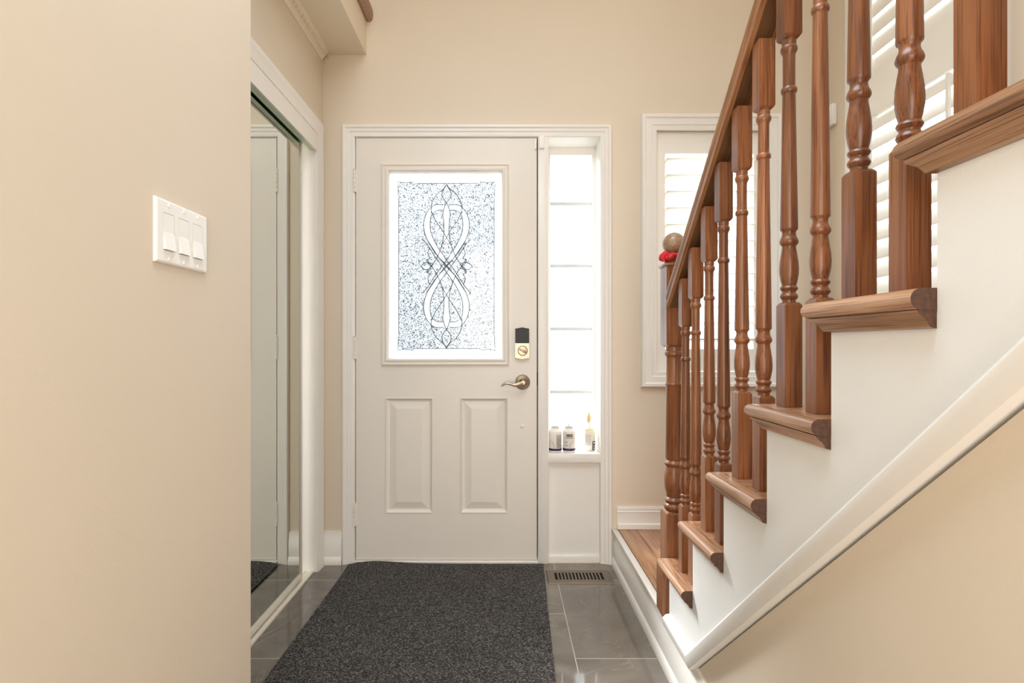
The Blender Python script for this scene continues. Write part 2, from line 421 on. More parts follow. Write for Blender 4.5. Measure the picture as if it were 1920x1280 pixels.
struct(bxo('wall_back', 'white', -2.3, XR + 0.18, -2.5, -2.4, 0.0, TOP), 'white wall closing the hall far behind', 'wall')  # unseen wall kept white to cut warm bounce light
struct(bxo('wall_upper', 'white', -2.4, -2.3, -2.4, YF, 2.64, TOP), 'white wall of the upper hallway', 'wall')  # also whitened against warm bounce, out of view
struct(bxo('ceiling', 'white', -2.4, XR + 0.2, -2.5, YF + 0.18, TOP, TOP + 0.1), 'white ceiling high above the stairwell', 'ceiling')  # unseen ceiling, white so less warm light bounces back
struct(bxo('ceiling_soffit', 'soffit', -2.3, -0.665, -2.4, YF, 2.455, 2.635), 'cream soffit under the upper hallway floor', 'ceiling')
struct(bxo('ceiling_hall', 'soffit', -0.6645, XN, -2.4, YN, 2.455, 2.80), 'cream floor edge above the hall wall', 'ceiling')

# crown strip with dentils under the soffit
tr = struct(thing('trim_1', 'cream dentil crown strip where closet wall meets soffit', 'trim', (XC, 2.0, 2.41)), 'cream dentil crown strip where closet wall meets soffit', 'trim')
obj('crown_body', moulding([(YN, 0), (2.595, 0)], [(0, 0.0), (0.0, 0.008), (0.012, 0.014), (0.018, 0.022), (0.044, 0.040), (0.044, 0.0)], lambda u, v, d: (XC + d, u, 2.411 + v)), 'soffit', tr, loc=(XC, 2.0, 2.411))
dm = None
for i in range(40):
    y = 2.57 - i * 0.031
    if y < YN + 0.02: break
    if dm is None:
        o = obj('dentil', box(B(), XC + 0.012, XC + 0.034, y - 0.010, y + 0.010, 2.428, 2.444, 0.002), 'soffit', tr, loc=(XC + 0.023, y, 2.428)); dm = o
    else:
        c = dm.copy(); COL.objects.link(c); c.location = Vector((XC + 0.023, y, 2.428)) - tr.location

# upper floor carpet edge and a white post foot
cp = B(); prof = [(-0.30, 2.636), (-0.02, 2.636), (-0.002, 2.618), (0.014, 2.612), (0.028, 2.622), (0.033, 2.645), (0.030, 2.672), (0.016, 2.688), (-0.02, 2.694), (-0.30, 2.694)]
prism(cp, [(-0.665 + a + 0.0006, z) for a, z in prof], lambda u, v, d: (u, d, v), YN + 0.001, 2.628)
tag(obj('carpet_edge', cp, 'carpet', smooth=True, loc=(-0.8, 0.2, 2.636)), 'brown carpet rolled over the edge of the upper floor', 'carpet')
tag(bxo('guard_post', 'white', -0.672, -0.640, 2.59, 2.629, 2.688, 3.55, 0.003), 'white guard post standing on the brown carpet edge', 'post')

# ------------------------------------------------------------------ closet trim and mirror doors
casing = [(0.0, 0.0), (0.0, 0.010), (0.008, 0.014), (0.046, 0.014), (0.052, 0.018), (0.064, 0.018), (0.066, 0.014), (0.066, 0.0)]
t2 = struct(obj('trim_2', moulding([(2.526, 0.0), (2.526, 2.034), (1.40, 2.034), (1.40, 0.0)], [(-o, d) for o, d in casing], lambda u, v, d: (XC + d, u, v)), 'white', smooth=True), 'white casing around the mirrored closet opening', 'trim')
obj('valance', box(B(), XC - 0.002, XC + 0.010, 1.42, 2.519, 1.953, 2.032, 0.002), 'white', t2)
o = obj('valance_reflection', box(B(), -0.8995, XC - 0.0025, 1.42, 2.519, 1.956, 2.029), 'green_reflection', t2); o['label'] = 'painted green reflection of the valance'  # green bar added to imitate the mirrored back of the valance
obj('jamb', box(B(), XC - 0.115, XC + 0.004, 2.5225, 2.534, 0.0, 2.03), 'white', t2)
tk = tag(obj('closet_track', B(), 'alu', loc=(-0.92, 2.0, 0)), 'cream metal floor track of the sliding closet doors', 'track')
bm = bmesh.new()
for x0, x1, h in ((-0.895, -0.880, 0.010), (-0.925, -0.919, 0.008), (-0.960, -0.953, 0.008)): box(bm, x0, x1, 1.42, 2.520, 0.0, h, 0.0015)
box(bm, -0.955, -0.882, 1.42, 2.520, 0.0002, 0.003)
bmesh.ops.translate(bm, verts=bm.verts, vec=-tk.location); bm.to_mesh(tk.data); bm.free()
def mirror_door(xf, y0, y1, label):
    z0, z1 = 0.010, 1.997
    d = thing('mirror_door', label, 'door', (xf, (y0 + y1) / 2, z0), 'sliding mirror doors')
    obj('mirror', box(B(), xf - 0.006, xf, y0 + 0.008, y1 - 0.010, z0 + 0.020, z1 - 0.004), 'mirror', d, loc=(xf, (y0 + y1) / 2, z0))
    obj('back_panel', box(B(), xf - 0.012, xf - 0.0065, y0 + 0.004, y1 - 0.004, z0 + 0.004, z1), 'white', d)
    obj('stile', box(B(), xf - 0.014, xf + 0.006, y1 - 0.012, y1, z0, z1, 0.002), 'alu', d, True)
    obj('stile', box(B(), xf - 0.014, xf + 0.006, y0, y0 + 0.012, z0, z1, 0.002), 'alu', d, True)
    obj('bottom_rail', box(B(), xf - 0.014, xf + 0.007, y0 + 0.012, y1 - 0.012, z0, z0 + 0.024, 0.002), 'alu', d, True)
    obj('top_rail', box(B(), xf - 0.014, xf + 0.003, y0 + 0.012, y1 - 0.012, z1 - 0.020, z1 - 0.014, 0.001), 'alu', d, True)
    g = obj('reflection_strip', box(B(), xf - 0.013, xf + 0.002, y0 + 0.012, y1 - 0.012, z1 - 0.0138, z1 + 0.028), 'green_reflection', d)  # green colour here imitates a reflection at the mirror top
    g['label'] = 'painted green reflection strip along the top edge'
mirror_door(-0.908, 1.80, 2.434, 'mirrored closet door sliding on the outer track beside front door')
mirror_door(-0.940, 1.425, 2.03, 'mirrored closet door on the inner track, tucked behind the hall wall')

# ------------------------------------------------------------------ front door unit: casing, jambs, sidelight
dc = [(0.0, 0.0), (0.0, 0.008), (0.010, 0.011), (0.018, 0.011), (0.022, 0.015), (0.034, 0.016), (0.040, 0.022), (0.050, 0.022), (0.052, 0.018), (0.052, 0.0)]
yy = lambda u, v, d: (u, YF - d, v)
tr3 = struct(obj('trim_3', moulding([(-0.725, 0.0), (-0.725, 2.060), (0.465, 2.060), (0.465, 0.0)], dc, yy), 'white', smooth=True), 'white moulded casing around front door and sidelight', 'trim')
for nm, a in (('jamb', (-0.748, -0.7205, YF - 0.004, YF + 0.17, 0.0, 2.078)), ('head_jamb', (-0.7205, 0.488, YF - 0.004, YF + 0.17, 2.057, 2.078)),
              ('jamb', (0.464, 0.488, YF - 0.004, YF + 0.17, 0.0, 2.057)), ('mullion_post', (0.164, 0.214, YF - 0.012, YF + 0.17, 0.0, 2.057))):
    obj(nm, box(B(), *a, 0.003), 'white', tr3, True, loc=((a[0] + a[1]) / 2, a[2], 0))
obj('door_stop', slab((-0.7205, 0.164, 0.0, 2.057), [(-0.706, 0.150, -1, 2.043)], YF + 0.048, YF + 0.17, YP), 'dark_gap', tr3)
obj('threshold', box(B(), -0.7205, 0.164, YF - 0.012, YF + 0.17, 0.0, 0.012, 0.002), 'white', tr3, True)
obj('strike_plate', box(B(), 0.161, 0.1655, YF + 0.001, YF + 0.03, 0.86, 0.92), 'dark_gap', tr3)

# door slab
DX0, DX1, DZ0, DZ1 = -0.7155, 0.1585, 0.016, 2.053
d1 = struct(thing('door_1', '', '', (-0.28, YF, DZ0)), 'white front door with etched glass panel and two raised panels', 'door')
GX0, GX1, GZ0, GZ1 = -0.558, -0.008, 0.988, 1.894
PZ0, PZ1 = 0.240, 0.800
PAN = [(-0.575, -0.343), (-0.212, 0.019)]
obj('door_slab', slab((DX0, DX1, DZ0, DZ1), [(GX0, GX1, GZ0, GZ1)] + [(a, b, PZ0, PZ1) for a, b in PAN], YF, YF + 0.045, YP), 'door', d1, loc=(-0.28, YF, DZ0))
for a, b in PAN:
    bm = rings(B(), a, b, PZ0, PZ1, [(0.0, YF + 0.0004), (0.004, YF - 0.003), (0.010, YF + 0.003), (0.014, YF + 0.009), (0.020, YF + 0.010), (0.050, YF + 0.002), (0.054, YF + 0.001)])
    obj('raised_panel', bm, 'door', d1)
fr = [(0.0, YF + 0.02), (0.0, YF - 0.006), (0.004, YF - 0.012), (0.012, YF - 0.014), (0.020, YF - 0.008), (0.026, YF - 0.008), (0.030, YF - 0.013), (0.035, YF - 0.010), (0.037, YF + 0.004)]
bm = moulding([(GX0 + 0.003, GZ0 + 0.003), (GX0 + 0.003, GZ1 - 0.003), (GX1 - 0.003, GZ1 - 0.003), (GX1 - 0.003, GZ0 + 0.003)], fr, lambda u, v, d: (u, d, v), closed=True)
obj('glass_frame', bm, 'door', d1, True)
GY = YF + 0.022
pane = obj('glass_pane', box(B(), GX0, GX1, GY, GY + 0.004, GZ0, GZ1), 'glass_door', d1); pane['label'] = 'bevelled clear glass margin'
S = 0.000771; MX, MZ = -0.280, 1.438
gp = lambda dx, dy, y=GY - 0.003: (MX + dx * S, y, MZ - dy * S)
fieldp = []
for sx_, sz_ in ((-1, -1), (1, -1), (1, 1), (-1, 1)):
    q = [(-302, -428), (-296, -432), (-304, -440), (-306, -500), (-310, -533), (-260, -526), (-212, -531), (-205, -520), (-190, -522)]
    q = [(abs(a) * sx_, abs(b) * sz_) for a, b in q]
    fieldp += q if sx_ * sz_ > 0 else q[::-1]
obj('border_came', tube(B(), [gp(a, b) for a, b in fieldp], 0.0018, 6, closed=True), 'came', d1, True)
CUR = [
    ([(118, -160), (85, -110), (45, -50), (0, 5), (-70, 80), (-125, 175), (-144, 255), (-130, 325), (-98, 370), (-60, 388), (-20, 385)], 1),
    ([(152, -170), (118, -130), (72, -60), (30, 0), (-18, 65), (-62, 130), (-100, 220), (-98, 315), (-60, 350), (-20, 352)], 1),
    ([(-125, -45), (-88, 10), (-55, 65), (-30, 130), (-16, 200), (-18, 290), (-23, 330), (-5, 390), (25, 435), (26, 470), (0, 515)], 1),
    ([(-98, 330), (-92, 400), (-60, 455), (-28, 480), (0, 515)], 1),
    ([(27, 135), (-20, 215), (-70, 290), (-95, 345)], 1),
    ([(-88, -14), (-130, -24), (-163, 0)], 1),
    ([(-105, 120), (-118, 80), (-105, 50), (-124, 40), (-116, 15), (-86, -8)], 1)]
strips = B()
for pts, _ in CUR:
    for fx in (1, -1):
        for fy in (1, -1):
            sp = smooth_pts([(a * fx, b * fy, 0) for a, b in pts], 5)
            obj('motif_came', tube(B(), [gp(p.x, p.y, GY - 0.0035) for p in sp], 0.0023, 6), 'came', d1, True)
BANDS = []
f_ = lambda L, t: L[min(len(L) - 1, int(t * (len(L) - 1)))]
def band(a, b):
    A = smooth_pts([(x, y, 0) for x, y in a], 8); Bq = smooth_pts([(x, y, 0) for x, y in b], 8)
    n = 40
    BANDS.append([(f_(A, i / n).x, f_(A, i / n).y) for i in range(n + 1)] + [(f_(Bq, i / n).x, f_(Bq, i / n).y) for i in range(n, -1, -1)])
    f = lambda L, t: L[min(len(L) - 1, int(t * (len(L) - 1)))]
    for fx in (1, -1):
        for fy in (1, -1):
            bm = B(); ra, rb = [], []
            for i in range(n + 1):
                p, q = f(A, i / n), f(Bq, i / n)
                ra.append(bm.verts.new(gp(p.x * fx, p.y * fy, GY - 0.0028))); rb.append(bm.verts.new(gp(q.x * fx, q.y * fy, GY - 0.0028)))
            for i in range(n):
                try: bm.faces.new([ra[i], ra[i + 1], rb[i + 1], rb[i]])
                except ValueError: pass
            o = obj('smooth_glass_band', bm, 'glass_window', d1); 
band([(-30, 40), (-70, 80), (-125, 175), (-144, 255), (-130, 325), (-98, 370), (-60, 388), (-20, 385)], [(-18, 65), (-62, 130), (-100, 220), (-104, 265), (-98, 315), (-60, 350), (-20, 352)])
band([(-22, 150), (-16, 200), (-18, 290), (-23, 330), (-5, 390)], [(0, 150), (0, 200), (0, 290), (0, 330), (0, 390)])
def inside(p, poly):
    x, y = p; c = False; n = len(poly)
    for i in range(n):
        (x1, y1), (x2, y2) = poly[i], poly[i - 1]
        if (y1 > y) != (y2 > y) and x < (x2 - x1) * (y - y1) / (y2 - y1) + x1: c = not c
    return c
bm = B(); vc = {}; ST = 3.2; NU, NV = 98, 168
def gv(i, j):
    if (i, j) not in vc: vc[(i, j)] = bm.verts.new(gp(i * ST, j * ST, GY - 0.0012))
    return vc[(i, j)]
for i in range(-NU, NU):
    for j in range(-NV, NV):
        p = ((i + 0.5) * ST, (j + 0.5) * ST)
        if not inside(p, fieldp): continue
        q = (-abs(p[0]), abs(p[1]))
        if abs(q[0]) < 150 and any(inside(q, b) for b in BANDS): continue
        bm.faces.new([gv(i, j), gv(i + 1, j), gv(i + 1, j + 1), gv(i, j + 1)])
fo = obj('stippled_glass_field', bm, 'glass_field', d1); fo['label'] = 'stippled textured glass field'
# hinges
for z in (1.845, 1.040, 0.236):
    h = obj('hinge', B(), 'door', d1, loc=(-0.722, YF - 0.008, z)); bm = B()
    for i in range(5):
        a = -0.054 + i * 0.0217
        lathe(bm, [(0.0055, a), (0.0065, a + 0.001), (0.0065, a + 0.0197), (0.0055, a + 0.0207)], 0, 0, 12)
    lathe(bm, [(0.003, 0.054), (0.006, 0.056), (0.004, 0.061)], 0, 0, 12)
    box(bm, 0.000, 0.010, 0.004, 0.009, -0.054, 0.054)
    bmesh.ops.recalc_face_normals(bm, faces=bm.faces); bm.to_mesh(h.data); bm.free()
# deadbolt with keypad housing
lx, lz = 0.0875, 1.058
lk = obj('deadbolt', B(), ['nickel'], d1, loc=(lx, YF, lz)); bm = B()
prism(bm, [(-0.034, -0.066), (0.0, -0.072), (0.034, -0.066), (0.034, 0.004), (-0.034, 0.004)], YP, -0.018, 0.0)
bmesh.ops.recalc_face_normals(bm, faces=bm.faces); bm.to_mesh(lk.data); bm.free()
bm = B(); prism(bm, [(lx - 0.033, lz + 0.0045), (lx + 0.033, lz + 0.0045), (lx + 0.033, lz + 0.074), (lx, lz + 0.080), (lx - 0.033, lz + 0.074)], YP, YF - 0.019, YF)
prism(bm, [(lx - 0.002, lz + 0.0045), (lx + 0.002, lz + 0.0045), (lx + 0.002, lz + 0.0795), (lx - 0.002, lz + 0.0795)], YP, YF - 0.022, YF - 0.0185)
o = obj('keypad_cover', bm, 'black', lk); o['label'] = 'glossy black upper cover'
bm = B(); lathe(bm, [(0.024, 0.0), (0.024, 0.006), (0.021, 0.010), (0.010, 0.011)], 0, 0, 24); box(bm, -0.018, 0.018, -0.005, 0.005, 0.008, 0.022, 0.003)
bmesh.ops.rotate(bm, verts=bm.verts, matrix=Matrix.Rotation(R90, 3, 'X')); bmesh.ops.rotate(bm, verts=bm.verts, matrix=Matrix.Rotation(0.5, 3, 'Y')); bmesh.ops.translate(bm, verts=bm.verts, vec=(lx + 0.002, YF - 0.018, lz - 0.032))
obj('thumb_turn', bm, 'nickel', lk, True)
# lever handle
hz = 0.874
bm = B(); lathe(bm, [(0.0365, 0.0), (0.0365, 0.004), (0.033, 0.009), (0.018, 0.013), (0.014, 0.022), (0.013, 0.048), (0.009, 0.052)], 0, 0, 28)
bmesh.ops.rotate(bm, verts=bm.verts, matrix=Matrix.Rotation(R90, 3, 'X')); bmesh.ops.translate(bm, verts=bm.verts, vec=(0.090, YF, hz))
lv = obj('lever_handle', bm, 'nickel', d1, True, loc=(0.090, YF, hz))
pts = smooth_pts([(0.092, YF - 0.044, hz - 0.002), (0.075, YF - 0.048, hz - 0.005), (0.050, YF - 0.050, hz - 0.010), (0.025, YF - 0.050, hz - 0.003), (0.005, YF - 0.050, hz - 0.004), (-0.012, YF - 0.049, hz - 0.016)], 6)
obj('lever', tube(B(), pts, [0.013 - 0.0098 * (i / (len(pts) - 1)) ** 0.7 for i in range(len(pts))], 10, 0.7), 'nickel', lv, True)
bm = B(); lathe(bm, [(0.003, 0), (0.003, 0.001)], 0, 0, 10); bmesh.ops.rotate(bm, verts=bm.verts, matrix=Matrix.Rotation(R90, 3, 'X')); bmesh.ops.translate(bm, verts=bm.verts, vec=(0.090, YF - 0.0102, hz + 0.023))
obj('pin_hole', bm, 'black', lv)
bm = B(); lathe(bm, [(0.009, 0), (0.008, 0.003), (0.003, 0.005)], 0, 0, 14); bmesh.ops.rotate(bm, verts=bm.verts, matrix=Matrix.Rotation(R90, 3, 'X')); bmesh.ops.translate(bm, verts=bm.verts, vec=(0.088, YF, 0.660))
obj('patch_disc', bm, 'door', d1, True)
# alarm contact
ac = thing('alarm_contact', 'small white alarm contact at top corner of front door', 'sensor', (0.17, YF - 0.012, 2.0))
obj('magnet', box(B(), 0.146, 0.1575, YF - 0.010, YF - 0.0002, 1.998, 2.042, 0.002), 'plastic', ac, True)
obj('sensor_body', box(B(), 0.168, 0.194, YF - 0.024, YF - 0.0122, 1.998, 2.056, 0.002), 'plastic', ac, True)

# sidelight
w1 = struct(thing('window_1', '', '', (0.339, YF + 0.15, 0.53)), 'narrow obscure glass sidelight with grey bars beside front door', 'window')
SY = YF + 0.150
obj('sidelight_frame', slab((0.214, 0.464, 0.52, 2.057), [(0.236, 0.448, 0.548, 2.020)], SY - 0.012, SY + 0.02, YP), 'white', w1)
zs = [0.548, 0.815, 1.1365, 1.458, 1.775, 2.020]
bars = [0.815, 1.1365, 1.458, 1.775]
for a, b in zip(zs, zs[1:]): obj('pane', box(B(), 0.236, 0.448, SY, SY + 0.004, a + 0.004, b - 0.004), 'glass_clear', w1, loc=(0.342, SY, a))
for z in bars: obj('muntin', box(B(), 0.236, 0.448, SY - 0.006, SY + 0.008, z - 0.0075, z + 0.0075, 0.002), 'muntin', w1, True)
obj('sill', box(B(), 0.212, 0.466, YF - 0.006, SY + 0.02, 0.486, 0.530, 0.003), 'white', w1, True)
obj('lower_panel', box(B(), 0.213, 0.465, YF + 0.022, YF + 0.05, 0.0, 0.487), 'white', w1)
obj('lower_strip', box(B(), 0.213, 0.465, YF + 0.010, YF + 0.024, 0.0, 0.030, 0.002), 'white', w1, True)

# ------------------------------------------------------------------ shutter window in the front wall
wc = [(0.0, 0.0), (0.0, 0.010), (0.012, 0.014), (0.020, 0.014), (0.024, 0.018), (0.052, 0.020), (0.058, 0.026), (0.070, 0.026), (0.076, 0.018), (0.076, 0.0)]
w2 = struct(thing('window_2', '', '', (1.0, YF, 0.924)), 'white cased front window behind the stair balusters', 'window')
def rectpath(h): return [(h[0], h[2]), (h[0], h[3]), (h[1], h[3]), (h[1], h[2])]
obj('casing', moulding(rectpath((0.735, 1.258, 0.926, 2.089)), wc, yy, closed=True), 'white', w2, True)
obj('sash', slab((0.737, 1.262, 0.924, 2.091), [(0.775, 1.224, 0.962, 2.05)], YF + 0.10, YF + 0.15, YP), 'white', w2)
obj('pane', box(B(), 0.775, 1.224, YF + 0.120, YF + 0.124, 0.962, 2.05), 'glass_window', w2)
obj('gasket', box(B(), 1.212, 1.2235, YF + 0.085, YF + 0.118, 0.962, 2.05), 'muntin', w2)
def shutter(name, label, to3, u0, u1, v0, v1, d0, sections, stile, group, pitch=0.0765, rodu=None):
    s = thing(name, label, 'shutter', to3((u0 + u1) / 2, v0, d0), group)
    holes = [(u0 + stile, u1 - stile, a, b) for a, b, _ in sections]
    obj('shutter_frame', slab((u0, u1, v0, v1), holes, d0 - 0.014, d0 + 0.014, to3), 'shutter', s)
    for a, b, tilt in sections:
        n = int((b - a) / pitch); p = (b - a) / n
        mesh = None
        for i in range(n):
            zc = a + p * (i + 0.5)
            if mesh is None:
                bm = B(); t = math.radians(tilt); hw = 0.0415
                sec = [(hw * math.cos(k * math.pi / 8), 0.0052 * math.sin(k * math.pi / 8)) for k in range(16)]
                sec = [(c * math.cos(t) - e * math.sin(t), c * math.sin(t) + e * math.cos(t)) for c, e in sec]
                A = [bm.verts.new(to3(u0 + stile + 0.002, zc + h, d0 + q)) for q, h in sec]
                Q = [bm.verts.new(to3(u1 - stile - 0.002, zc + h, d0 + q)) for q, h in sec]
                for k in range(16): bm.faces.new([A[k], A[(k + 1) % 16], Q[(k + 1) % 16], Q[k]])
                bm.faces.new(A); bm.faces.new(Q)
                o = obj('louver', bm, 'shutter', s, True, loc=to3((u0 + u1) / 2, zc, d0)); mesh = o.data
            else:
                o = bpy.data.objects.new('louver', mesh); COL.objects.link(o); o.parent = s
                o.location = Vector(to3((u0 + u1) / 2, zc, d0)) - s.location
        if rodu is not None:
            x = rodu; bm = B(); dd = d0 - 0.048 * (1 if to3 is YP or True else -1)
            prism(bm, [(x - 0.006, a + 0.10), (x + 0.006, a + 0.10), (x + 0.006, b - 0.04), (x - 0.006, b - 0.04)], to3, dd - 0.006, dd + 0.006)
            obj('tilt_rod', bm, 'shutter', s)
    return s
shutter('plantation_shutter', 'white plantation shutter with open louvers in the front wall window', YP, 0.739, 1.260, 0.926, 2.089, YF + 0.03, [(1.034, 1.984, -14)], 0.045, 'plantation shutters')
w3 = struct(thing('window_3', '', '', (XR, 2.07, 0.95)), 'tall white cased window in the wall beside the stairs', 'window')
obj('casing', moulding(rectpath(SWIN)[::1], [(o, d * 0.7) for o, d in wc], lambda u, v, d: (XR - d, u, v), closed=True), 'white', w3, True)
obj('pane', box(B(), XR + 0.12, XR + 0.124, SWIN[0], SWIN[1], SWIN[2], SWIN[3]), 'glass_window', w3)
shutter('plantation_shutter', 'tall white plantation shutter with closed upper louvers beside the stairs', XP, SWIN[0] + 0.002, SWIN[1] - 0.002, SWIN[2] + 0.002, SWIN[3] - 0.002, XR + 0.045, [(1.02, 2.045, 60), (2.225, 2.95, 76)], 0.035, 'plantation shutters', rodu=1.906)

# ------------------------------------------------------------------ baseboards
bb = [(0.0, 0.155), (0.010, 0.155), (0.012, 0.120), (0.016, 0.114), (0.016, 0.036), (0.022, 0.030), (0.026, 0.014), (0.026, 0.0), (0.0, 0.0)]
def baseboard(name, p, q, prof, z0, label):
    struct(obj(name, moulding([p, q], prof, lambda u, v, d: (u, v, z0 + d)), 'white', smooth=True), label, 'baseboard')
baseboard('baseboard_front', (-0.78, YF), (XC, YF), bb, 0.0, 'white baseboard stub between closet and front door casing')
baseboard('baseboard_stair', (0.541, -2.3), (0.541, YF - 0.001), bb, 0.0, 'tall white baseboard along the landing and under the stairs')
baseboard('baseboard_landing', (XR, YF), (0.545, YF), [(0.0, 0.102), (0.008, 0.102), (0.010, 0.090), (0.006, 0.086), (0.012, 0.080), (0.010, 0.070), (0.014, 0.026), (0.024, 0.020), (0.026, 0.0), (0.0, 0.0)], LAND + 0.0005, 'white baseboard on the oak landing below the shuttered window')

# ------------------------------------------------------------------ staircase
NST = 10
st = thing('staircase', 'white sided staircase with oak treads and an oak landing', 'staircase', (1.05, 1.7, 0))
obj('landing_base', box(B(), 0.5415, XR - 0.001, 1.516, YF - 0.001, 0.0005, LAND - 0.0125), 'stair_white', st)
obj('landing_cap', box(B(), 0.521, 0.5485, 1.853, YF - 0.002, 0.1555, LAND - 0.004, 0.003), 'white', st, True)
xs = 0.549; k = 0; edges = [0.549, 0.634, 0.740, 0.846, 0.952, 1.058, 1.164, 1.270, 1.376, 1.482, XR - 0.002]
for a, b in zip(edges, edges[1:]):
    o = obj('floor_board', box(B(), a + 0.0007, b - 0.0007, Y1 + 0.001, YF - 0.003, LAND - 0.012, LAND, 0.0012), 'wood_floor', st, True, loc=((a + b) / 2, 2.2, LAND - 0.012))
ty = lambda k: Y1 - RUN * (k - 1)               # riser line of step k
tz = lambda k: LAND + RISE * k                  # top of tread k
poly = [(ty(1), 0.156)]
for k in range(1, NST + 1): poly += [(ty(k), tz(k) - 0.030), (ty(k + 1), tz(k) - 0.030)]
yend = ty(NST + 1)
dg = lambda y: 0.150 + 0.881 * (1.514 - y)
poly += [(yend, dg(yend) + 0.01), (1.514, 0.156)]
obj('stringer_wall', prism(B(), poly, XP, XS, XS + 0.10), 'stair_white', st, loc=(XS, 1.0, 0.15))
obj('stringer_trim', moulding([(ty(1), 0.150), (1.514, 0.150), (yend, dg(yend))], [(0.0, 0.0), (0.0, 0.016), (-0.010, 0.022), (-0.030, 0.022), (-0.040, 0.012), (-0.042, 0.0)], lambda u, v, d: (XS - d, u, v)), 'white', st, True)
nose = [(0.0, 0.0)] + [(0.019 + 0.0135 * math.cos(a), -0.0135 + 0.0135 * math.sin(a)) for a in [math.radians(90 - 20 * i) for i in range(10)]] + [(0.0, -0.027)]
cove = [(0.0, -0.0272), (0.024, -0.0272), (0.023, -0.031), (0.014, -0.038), (0.008, -0.048), (0.0, -0.050)]
for k in range(1, NST + 1):
    yb, yf, z = ty(k + 1) + 0.0005, ty(k), tz(k)
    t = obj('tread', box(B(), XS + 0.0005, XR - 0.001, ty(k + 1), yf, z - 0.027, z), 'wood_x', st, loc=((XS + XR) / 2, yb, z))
    pth = [(XS, yb), (XS, yf), (XR - 0.001, yf)]
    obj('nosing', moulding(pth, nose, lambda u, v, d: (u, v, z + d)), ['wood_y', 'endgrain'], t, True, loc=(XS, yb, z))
    m = t.children[-1] if t.children else None
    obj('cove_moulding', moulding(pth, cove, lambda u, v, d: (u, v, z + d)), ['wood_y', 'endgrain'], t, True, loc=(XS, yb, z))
    for ch in t.children:
        for p in ch.data.polygons:
            if p.normal.y < -0.95: p.material_index = 1
    obj('riser', box(B(), XS + 0.1005, XR - 0.001, yf - 0.018, yf - 0.0005, z - RISE + 0.0005, z - 0.0275), 'stair_white', st)
# wall below the stairs
wp = [(1.514, 0.0), (1.514, 0.150), (yend, dg(yend)), (-2.399, dg(yend)), (-2.399, 0.0)]
struct(obj('wall_stair', prism(B(), wp, XP, 0.5415, 0.62), 'wall', loc=(0.5415, 0, 0)), 'cream wall below the sloping white stair trim', 'wall')

# ------------------------------------------------------------------ railing
XB = 0.557
rail = thing('stair_railing', 'stained oak railing with turned balusters along the stairs', 'railing', (XB, 1.2, LAND))
RB = lambda y: EYE + 0.652 + 0.89 * (1.165 - y)      # underside of the handrail fillet
def square(bm, c, h, z0, z1, ch0=0.0, ch1=0.0):
    """square block whose ends round off into the turning"""
    rows = []
    lv = []
    if ch0: lv += [(h * 0.72, z0), (h * 0.90, z0 + ch0 * 0.5), (h, z0 + ch0)]
    else: lv += [(h, z0)]
    if ch1: lv += [(h, z1 - ch1), (h * 0.90, z1 - ch1 * 0.5), (h * 0.72, z1)]
    else: lv += [(h, z1)]
    for r, z in lv:
        b = h * 0.10 if r == h else 0
        rows.append([bm.verts.new((c[0] + p * r, c[1] + q * r, z)) for p, q in ((-1, -1), (1, -1), (1, 1), (-1, 1))])
    for a, b in zip(rows, rows[1:]):
        for i in range(4): bm.faces.new([a[i], a[(i + 1) % 4], b[(i + 1) % 4], b[i]])
    bm.faces.new(rows[0]); bm.faces.new(rows[-1])
BY = [1.668, 1.580, 1.477, 1.380, 1.274, 1.167, 1.063, 0.958, 0.854, 0.747, 0.637, 0.530, 0.422, 0.314]
for i, y in enumerate(BY):
    z0 = tz(i // 2 + 1); zr = RB(y) - z0
    bm = B(); h = 0.0168
    square(bm, (0, 0), h, 0.0005, 0.203, 0, 0.006)
    top = zr - 0.147
    pr = [(0.0120, 0.201), (0.0125, 0.205), (0.0120, 0.208), (0.0150, 0.211), (0.0165, 0.215), (0.0150, 0.219), (0.0125, 0.222), (0.0125, 0.225), (0.0150, 0.228), (0.0162, 0.231), (0.0150, 0.234), (0.0128, 0.236),
          (0.0150, 0.245), (0.0172, 0.258), (0.0176, 0.268), (0.0168, 0.282), (0.0146, 0.298), (0.0130, 0.308), (0.0128, 0.313), (0.0165, 0.318), (0.0172, 0.322), (0.0158, 0.327), (0.0136, 0.331), (0.0122, 0.337), (0.0128, 0.342), (0.0160, 0.3455), (0.0162, 0.348)]
    s1 = top - 0.105
    pr += [(0.0118, s1), (0.0142, s1 + 0.003), (0.0148, s1 + 0.007), (0.0140, s1 + 0.011), (0.0112, s1 + 0.014), (0.0112, top - 0.030), (0.0122, top - 0.026), (0.0148, top - 0.022), (0.0155, top - 0.018), (0.0145, top - 0.013), (0.0122, top - 0.010), (0.0130, top - 0.007), (0.0130, top + 0.002)]
    lathe(bm, pr, 0, 0, 20)
    square(bm, (0, 0), h, top, zr, 0.007, 0)
    bmesh.ops.translate(bm, verts=bm.verts, vec=(XB, y, z0))
    obj('baluster', bm, 'wood_v', rail, True, loc=(XB, y, z0))
